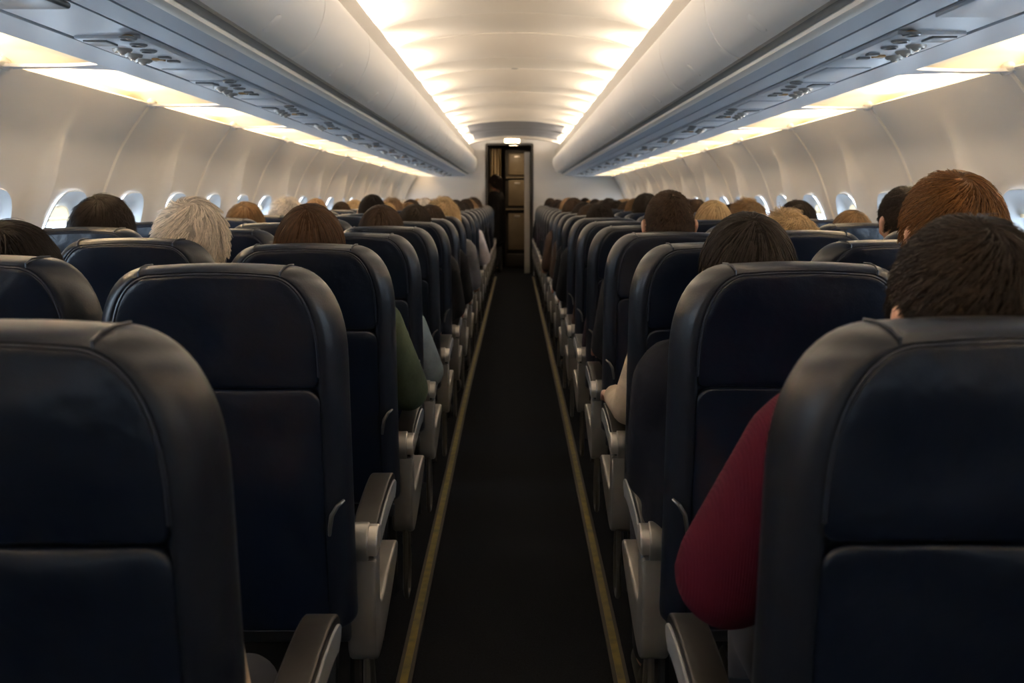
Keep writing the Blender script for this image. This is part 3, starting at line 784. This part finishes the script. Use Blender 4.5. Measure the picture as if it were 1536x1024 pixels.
def head_parts(hc):
    x, y, z = hc
    balls = [((x, y, z), HR), ((x, y + .030, z - .045), (.064, .068, .075)), ((x, y + .05, z - .085), (.042, .045, .030)),
             ((x, y + .098, z - .02), (.012, .016, .026)), ((x, y + .108, z - .035), (.016, .012, .010)),
             ((x, y + .088, z - .064), (.026, .012, .006)), ((x, y + .086, z - .076), (.023, .012, .007)),
             ((x, y + .075, z + .022), (.058, .026, .012))]
    for s in (-1, 1):
        balls += [((x + s * .032, y + .078, z + .001), (.013, .011, .009)), ((x + s * .086, y + .0, z - .010), (.012, .019, .033)), ((x + s * .094, y - .012, z - .002), (.007, .011, .022)), ((x + s * .045, y + .068, z - .035), (.022, .02, .022))]
    return balls
def torso_caps(g, lean=0):
    return [((-.085, .38, .555), .118 + g, (.085, .38, .555), .118 + g), ((-.075, .325, .66), .108 + g, (.075, .325, .66), .108 + g), ((-.085, .290, .80), .108 + g, (.085, .290, .80), .108 + g),
            ((-.075, .38, .555), .118 + g, (-.085, .290, .80), .105 + g), ((.075, .38, .555), .118 + g, (.085, .290, .80), .105 + g),
            ((-.10, .268, .90), .088 + g, (.10, .268, .90), .088 + g), ((-.155, .262, .945), .055 + g, (.155, .262, .945), .055 + g), ((-.05, .260, .985), .050 + g, (.05, .260, .985), .050 + g)]
def arm_pts(pose, s):
    if pose.startswith('rest') and (s < 0) == (pose == 'rest_left'):
        return [(s * .170, .262, .925), (s * .210, .36, .700), (s * .205, .60, .660)], 'rest'
    if pose == 'pad_left' and s < 0:
        return [(s * .170, .262, .925), (s * .225, .33, .745), (s * .240, .60, .728)], 'rest'
    if pose == 'high_left' and s < 0:
        return [(s * .185, .268, .970), (s * .272, .36, .785), (s * .215, .61, .690)], 'rest'
    if pose.startswith('wide') and (s < 0) == (pose == 'wide_left'):
        return [(s * .185, .268, .930), (s * .262, .39, .715), (s * .215, .62, .665)], 'rest'
    return [(s * .170, .262, .925), (s * .182, .37, .70), (s * .075, .56, .640)], 'lap'
def body_meshes(pose):
    caps = torso_caps(0)
    caps += [((0, .258, .97), .052, (HEADC.x, HEADC.y - .002, HEADC.z - .07), .050)]
    shirt = [c for c in torso_caps(.012)]
    for s in (-1, 1):
        (a, b, c), kind = arm_pts(pose, s)
        caps += [(a, .050, b, .040), (b, .039, c, .026)]
        w = 1.14 if pose.startswith('wide') else 1.28 if pose == 'high_left' and s < 0 else 1.0
        shirt += [(a, .067 * w, b, .057 * w), (b, .056 * w, c, .041)]
        d = Vector(c) - Vector(b)
        if kind == 'rest': caps += hand(c, d, (-s, 0, 0))
        else: caps += hand(c, (d.x * .6, d.y, -.02), (-s * .3, .6, .4))
        caps += [((s * .09, .40, .545), .085, (s * .115, .76, .54), .058), ((s * .115, .76, .54), .056, (s * .118, .79, .11), .036), ((s * .118, .79, .10), .036, (s * .125, .90, .045), .028)]
    body = capsules_mesh('body', caps, head_parts(HEADC), .0062, 4, M['skin'])
    sh = capsules_mesh('shirt', shirt, [], .010, 6, CL['grey'])
    tr = [((-.085, .38, .545), .130, (.085, .38, .545), .130)]
    for s in (-1, 1): tr += [((s * .09, .40, .545), .097, (s * .115, .76, .54), .070), ((s * .115, .76, .54), .069, (s * .118, .79, .13), .055)]
    tr = capsules_mesh('trousers', tr, [], .011, 6, M['trousers'])
    return body, sh, tr
BODY = {p: body_meshes(p) for p in ('rest_left', 'rest_right', 'wide_left', 'wide_right', 'high_left', 'pad_left', 'lap')}
SHOE = capsules_mesh('shoe', [((0, .76, .045), .044, (.0, .93, .04), .040)], [((0, .76, .07), (.04, .045, .05))], .008, 4, M['shoe'])

# hair: cap mesh and strands, in head-local coordinates
TILT = math.radians(-24)                       # crown sits toward the back of the head
def hdir(az, p):
    x = np.sin(p) * np.sin(az); y = np.sin(p) * np.cos(az); z = np.cos(p)   # az 0 = front (+y)
    c, s = math.cos(-TILT), math.sin(-TILT)
    return np.stack([x, y * c - z * s, y * s + z * c], -1)
def plimit(az, st):
    """hairline, as an angle from the crown"""
    f = (1 + np.cos(az)) / 2                   # 1 front, 0 back
    side = np.abs(np.sin(az))
    back_, side_, front_ = st['lim']
    return np.radians(back_ * (1 - f) ** 1.5 + front_ * f ** 1.5 + (side_ - (back_ + front_) * .354) * side ** 2 * (1 - np.abs(np.cos(az)) ** 2) * 1.0)
STY = {
    'short': dict(lim=(104, 92, 86), length=.040, l0=.004, l1=.012, clump=.30, swirl=.5, noise=.16, n=6500, drop=None, vol=1.05),
    'crop': dict(lim=(106, 93, 88), length=.018, l0=.003, l1=.010, clump=.15, swirl=.3, noise=.2, n=7500, drop=None, vol=1.02),
    'grey': dict(lim=(108, 94, 86), length=.052, l0=.004, l1=.020, clump=.80, swirl=.7, noise=.22, n=6000, drop=None, vol=1.08),
    'bob': dict(lim=(112, 108, 84), length=.15, l0=.009, l1=.017, clump=.35, swirl=.15, noise=.06, n=8000, drop=88, vol=1.08),
    'medium': dict(lim=(108, 100, 84), length=.085, l0=.008, l1=.022, clump=.55, swirl=.35, noise=.12, n=7000, drop=96, vol=1.08),
    'fluffy': dict(lim=(110, 102, 84), length=.06, l0=.010, l1=.040, clump=.75, swirl=.9, noise=.5, n=6000, drop=None, vol=1.12),
}
def strand_paths(st, az, p0, ln, K, lift0, lift1, swirl, r):
    n = len(az); pts = np.zeros((n, K, 3)); az = az.copy(); p = p0.copy()
    R = np.array(HR); fall = np.zeros(n); base_last = None
    ds = ln / (K - 1); dropa = math.radians(st['drop']) if st['drop'] else 99.0
    for k in range(K):
        t = k / (K - 1)
        over = np.maximum(p - dropa, 0) if st['drop'] else np.zeros(n)
        pe = np.minimum(p, dropa + .12) if st['drop'] else p
        d = hdir(az, pe); b = d * R * st['vol']
        nr = d / R; nr /= np.linalg.norm(nr, axis=1, keepdims=True)
        pos = b + nr * (lift0 + (lift1 - lift0) * t ** .8)[:, None]
        if st['drop']:
            pos[:, 2] -= np.maximum(p - (dropa + .12), 0) * .105
            pos[:, :2] *= (1 - .10 * np.maximum(p - (dropa + .35), 0))[:, None]
        pts[:, k] = pos
        p = p + ds / .105; az = az + swirl * ds / .105 / np.maximum(np.sin(np.minimum(p, 2.0)), .25)
    return pts
def make_hair(style, seed):
    st = STY[style]; r = np.random.default_rng(seed); n = st['n']; K = 7
    az = r.uniform(-PI, PI, n); u = r.uniform(0, 1, n)
    lim = plimit(az, st)
    pm = .02
    cosp = np.cos(pm) + (np.cos(np.minimum(lim, 2.2)) - np.cos(pm)) * u; p0 = np.arccos(np.clip(cosp, -1, 1))
    ln = st['length'] * r.uniform(.7, 1.1, n)
    if style in ('short', 'crop', 'grey'): ln = ln * np.clip(1.25 - .55 * p0 / lim, .45, 1.1)
    # guides for clumping
    G = 420; gi = r.integers(0, n, G)
    d = hdir(az, p0); gd = d[gi]
    near = np.argmax(d @ gd.T, axis=1)
    l1 = st['l1'] * r.uniform(.5, 1.25, n)
    sw = st['swirl'] + st['noise'] * r.normal(0, 1, n)
    l0 = st['l0'] * r.uniform(.6, 1.1, n)
    pts = strand_paths(st, az, p0, ln, K, l0, l1, sw, r)
    g = pts[gi][near]; root = pts[:, :1]; groot = g[:, :1]
    t = (np.arange(K) / (K - 1))[None, :, None]
    pts = pts + (g - pts) * t * st['clump']
    if style == 'fluffy': pts += (np.sin(np.arange(K) * 1.6)[None, :, None] * r.normal(0, .004, (n, 1, 3)))
    pts += r.normal(0, .0006, pts.shape) * t
    # a few fly-aways
    fl = r.random(n) < .02; pts[fl] += (pts[fl] - 0) * (t[:, :, :] * r.uniform(.01, .06, (int(fl.sum()), 1, 1)))
    hc = bpy.data.hair_curves.new('hair_strands'); hc.add_curves([K] * n)
    hc.attributes['position'].data.foreach_set('vector', pts.astype(np.float32).ravel())
    ra = hc.attributes.get('radius') or hc.attributes.new('radius', 'FLOAT', 'POINT')
    rad = np.tile(np.interp(np.arange(K) / (K - 1), [0, .6, 1], [.00085, .0007, .00025]), n)
    ra.data.foreach_set('value', rad.astype(np.float32)); hc.materials.append(HM['brown'])
    # cap
    na, npz = 56, 18; A = np.linspace(-PI, PI, na, endpoint=False)
    mb = MB(); rings = []
    L = plimit(A, st); ext = np.zeros(na)
    if st['drop']: ext = np.where(np.cos(A) < .55, st['length'] * .8 / .105, 0)
    for k in range(npz + 1):
        f = k / npz; f0 = pm * .6
        p = f0 + (L + ext - f0) * f
        th = st['l0'] * .9 + (.5 * (st['l1'] - st['l0'])) * min(1, f * 4) * (1 - .5 * f); th = th * (1 if k < npz else -.3)
        if st['drop']:
            dropa = math.radians(st['drop']); pe = np.minimum(p, dropa + .12); dd = hdir(A, pe)
            nr = dd / np.array(HR); nr /= np.linalg.norm(nr, axis=1, keepdims=True); pos = dd * np.array(HR) * st['vol'] + nr * th
            pos[:, 2] -= np.maximum(p - (dropa + .12), 0) * .105
            pos[:, :2] *= (1 - .10 * np.maximum(p - (dropa + .35), 0))[:, None]
        else:
            dd = hdir(A, p); nr = dd / np.array(HR); nr /= np.linalg.norm(nr, axis=1, keepdims=True); pos = dd * np.array(HR) * (st['vol'] if k < npz else .97) + nr * th
        rings.append([tuple(q) for q in pos])
    mb.rings(rings, True, True, st['drop'] is not None)
    return mb.mesh('hair', CAPM['brown'], angle=180), hc
HAIR = {}
for i, k in enumerate(STY): HAIR[k] = [make_hair(k, 20 + i)] + ([make_hair(k, 60 + i)] if k in ('short', 'medium') else [])

def set_mat(o, m):
    o.material_slots[0].link = 'OBJECT'; o.material_slots[0].material = m
np_ = [0]
def person(s, i, c, top, style, hair, shirt, pose=None, px=None, dx=0.0, rz=0.0, label=None, dy=0.0, shirtlabel=None, var=0, hscale=1.0):
    x, y, dz = seat_pos(s, i, c)
    if px is not None: x = (px - 772) * (y + .245 + dy) / 1457
    x += dx
    th = {'short': .018, 'crop': .012, 'grey': .020, 'bob': .024, 'medium': .026, 'fluffy': .036}[style]
    sc = (CAMZ + top) / (HEADC.z + HR[2] + th * .75); sc = min(max(sc, .82), 1.09)
    if pose is None: pose = 'lap' if c else ('rest_right' if s < 0 else 'rest_left')
    r = empty('person', (x, y + dy, 0), rz); r.scale = (sc, sc, sc)
    seatphrase = 'in the %s-row %s seat %s of the aisle' % ({1: 'nearest', NROW: 'farthest'}.get(i, ORD[i]), COLN[c], SIDES[s])
    tag(r, (label + ' ' if label else 'person sitting ') + seatphrase, 'person', 'seated people')
    b, sh, tr = BODY[pose]
    child('body', b, r)
    o = child('shirt', sh, r); set_mat(o, CL[shirt])
    if shirtlabel: o['label'] = shirtlabel
    child('trousers', tr, r)
    for q in (-1, 1):
        o = child('shoe', SHOE, r); o.location.x = q * .12
    cap, hc = HAIR[style][var % len(HAIR[style])]
    h = child('hair', cap, r); h.location = HEADC; set_mat(h, CAPM[hair]); h['label'] = hair.replace('dark', 'dark ').replace('light', 'light ').replace('pale', 'pale ') + ' hair'
    h.scale = (hscale, hscale, 1 + (hscale - 1) * .3)
    k = child('hair_strands', hc, h); set_mat(k, HM[hair])
    np_[0] += 1
    return r
occ = set()
def P(s, i, c, *a, **k):
    occ.add((s, i, c)); return person(s, i, c, *a, **k)
# --- left of the aisle
P(-1, 1, 0, -.175, 'short', 'darkbrown', 'beige', pose='lap', dx=-.012, label='person in a beige top')
P(-1, 2, 1, -.052, 'medium', 'black', 'grey', px=16, hscale=1.05)
P(-1, 4, 2, .005, 'medium', 'darkbrown', 'grey', px=153, hscale=1.08)
P(-1, 3, 1, -.008, 'grey', 'palegrey', 'navy', px=300, rz=.10, label='person turned toward the windows', hscale=1.08)
P(-1, 3, 0, -.018, 'bob', 'auburn', 'green', px=465, pose='wide_right', label='person in a green jacket', shirtlabel='green jacket')
P(-1, 4, 0, -.16, 'short', 'brown', 'bluegrey', pose='wide_right', label='person in a pale blue-grey jacket', shirtlabel='pale blue-grey jacket')
P(-1, 6, 2, -.025, 'medium', 'lightbrown', 'brown', px=368)
P(-1, 7, 2, -.015, 'fluffy', 'palegrey', 'grey', px=430)
P(-1, 5, 0, -.035, 'bob', 'brown', 'black', px=572, hscale=1.06)
P(-1, 6, 0, -.035, 'short', 'darkbrown', 'black', px=622)
P(-1, 7, 0, -.045, 'medium', 'brown', 'black', px=645)
P(-1, 8, 1, .02, 'short', 'darkbrown', 'grey', px=558)
P(-1, 8, 0, -.015, 'fluffy', 'blond', 'grey', px=664)
P(-1, 11, 0, -.02, 'short', 'darkbrown', 'white', pose='wide_right', label='person in a white shirt', shirtlabel='white shirt')
# --- right of the aisle
P(1, 1, 0, -.022, 'short', 'darkbrown', 'maroon', px=1452, pose='high_left', label='person in a maroon knit jumper', shirtlabel='maroon knit sleeve', hscale=1.04)
P(1, 2, 1, .052, 'short', 'ginger', 'grey', px=1432, label='tall person', hscale=1.08, var=1)
P(1, 4, 2, .040, 'short', 'darkbrown', 'grey', px=1370, rz=.1)
P(1, 2, 0, -.030, 'bob', 'black', 'navy', pose='lap', px=1121, label='person in a navy jacket', shirtlabel='navy jacket')
P(1, 4, 0, .025, 'crop', 'brown', 'black', px=1004, label='person in a black jacket', shirtlabel='black jacket')
P(1, 3, 0, -.13, 'short', 'brown', 'beige', pose='pad_left', label='person in a beige cardigan', shirtlabel='beige cardigan')
P(1, 6, 1, -.015, 'bob', 'blond', 'grey', px=1070)
P(1, 6, 2, -.015, 'medium', 'darkbrown', 'grey', px=1196)
P(1, 4, 1, -.055, 'fluffy', 'blond', 'grey', px=1178)
P(1, 5, 2, -.055, 'bob', 'lightbrown', 'grey', px=1277)
P(1, 5, 0, -.15, 'short', 'brown', 'plum')
P(1, 6, 0, -.15, 'short', 'darkbrown', 'brown')
P(1, 7, 0, -.03, 'crop', 'darkbrown', 'black', px=900)
P(1, 9, 2, -.01, 'short', 'brown', 'grey', px=1044)
P(1, 7, 2, -.02, 'fluffy', 'lightbrown', 'grey', px=1120)
P(1, 9, 1, .03, 'medium', 'darkbrown', 'grey')
pal_far = {-1: ['blond', 'tan', 'palegrey', 'lightbrown', 'tan', 'brown', 'blond'], 1: ['brown', 'darkbrown', 'tan', 'darkbrown', 'lightbrown', 'brown']}
rr = random.Random(5)
for i in range(8, NROW + 1):
    for s in (-1, 1):
        for c in range(3):
            if (s, i, c) in occ or rr.random() < .14: continue
            hair = rr.choice(['brown', 'darkbrown', 'brown', 'tan']) if c == 0 and i > 9 else rr.choice(pal_far[s])
            P(s, i, c, rr.uniform(-.05, .0), rr.choice(['short', 'medium', 'bob', 'crop', 'fluffy', 'short']), hair, rr.choice(['black', 'grey', 'navy', 'brown', 'plum']), dx=rr.uniform(-.03, .03), rz=rr.uniform(-.06, .06))
# standing person in the galley
def standing():
    hc = Vector((0, 0, 1.50))
    caps = [((-.08, 0, .92), .115, (.08, 0, .92), .115), ((-.07, 0, 1.1), .105, (.07, 0, 1.1), .105), ((-.10, 0, 1.22), .095, (.10, 0, 1.22), .095), ((-.155, 0, 1.29), .055, (.155, 0, 1.29), .055), ((-.07, 0, .92), .115, (-.09, 0, 1.22), .1), ((.07, 0, .92), .115, (.09, 0, 1.22), .1), ((0, 0, 1.3), .052, (0, 0, 1.43), .05)]
    coat = [(a, r1 + .014, b, r2 + .014) for a, r1, b, r2 in caps[:-1]] + [((-.085, 0, .92), .13, (-.09, 0, .55), .135), ((.085, 0, .92), .13, (.09, 0, .55), .135), ((0, 0, .92), .13, (0, 0, .55), .14)]
    for s in (-1, 1):
        a, b, c = (s * .18, 0, 1.275), (s * .225, -.01, 1.0), (s * .20, .12, .80)
        caps += [(a, .05, b, .04), (b, .039, c, .026)]; coat += [(a, .066, b, .056), (b, .055, c, .042)]
        caps += hand(c, (0, .35, -1), (-s * .3, 1, 0), Vector((-s * .4, .5, -.3)))
        caps += [((s * .09, 0, .88), .085, (s * .10, .01, .48), .058), ((s * .10, .01, .48), .055, (s * .10, -.01, .10), .036), ((s * .10, -.01, .09), .036, (s * .105, .13, .04), .03)]
    body = capsules_mesh('body', caps, head_parts(hc), .0075, 4, M['skin']); ct = capsules_mesh('coat', coat, [], .012, 6, CL['coat'])
    tr = []
    for s in (-1, 1): tr += [((s * .09, 0, .86), .098, (s * .10, .01, .48), .072), ((s * .10, .01, .48), .07, (s * .10, -.01, .12), .058)]
    tr = capsules_mesh('trousers', tr, [], .012, 5, M['trousers'])
    r = empty('person', (-.31, 16.2, 0), 1.2); tag(r, 'person in a dark coat standing inside the galley doorway', 'person')
    child('body', body, r); child('coat', ct, r); child('trousers', tr, r)
    for q in (-1, 1):
        o = child('shoe', SHOE, r); o.location = (q * .105, -.78, 0)
    cap, hcv = HAIR['medium'][1]; h = child('hair', cap, r); h.location = hc; set_mat(h, CAPM['darkbrown']); k = child('hair_strands', hcv, h); set_mat(k, HM['darkbrown'])
standing()

# ------------------------------------------------------------------ world, camera, view
w = bpy.data.worlds.new('daylight'); SC.world = w; w.use_nodes = True
bg = w.node_tree.nodes['Background']; bg.inputs[0].default_value = (.64, .81, 1.0, 1); bg.inputs[1].default_value = 3.6
cd = bpy.data.cameras.new('camera'); cam = bpy.data.objects.new('camera', cd); COL.objects.link(cam)
cam.location = (0, 0, CAMZ); cam.rotation_euler = (PI / 2, 0, 0)
cd.sensor_width = 36; cd.lens = 36 * 1457 / 1536; cd.shift_x = -4 / 1536; cd.shift_y = -216 / 1536
cd.clip_start = .05; cd.clip_end = 200
cd.dof.use_dof = True; cd.dof.focus_distance = 2.25; cd.dof.aperture_fstop = 6.0
SC.camera = cam
vs = SC.view_settings; vs.view_transform = 'Standard'; vs.look = 'None'; vs.gamma = 1; vs.use_curve_mapping = False; vs.exposure = 2.2
SC.cycles.max_bounces = 8; SC.cycles.diffuse_bounces = 4; SC.cycles.glossy_bounces = 3; SC.cycles.transparent_max_bounces = 12; SC.cycles.sample_clamp_indirect = 6
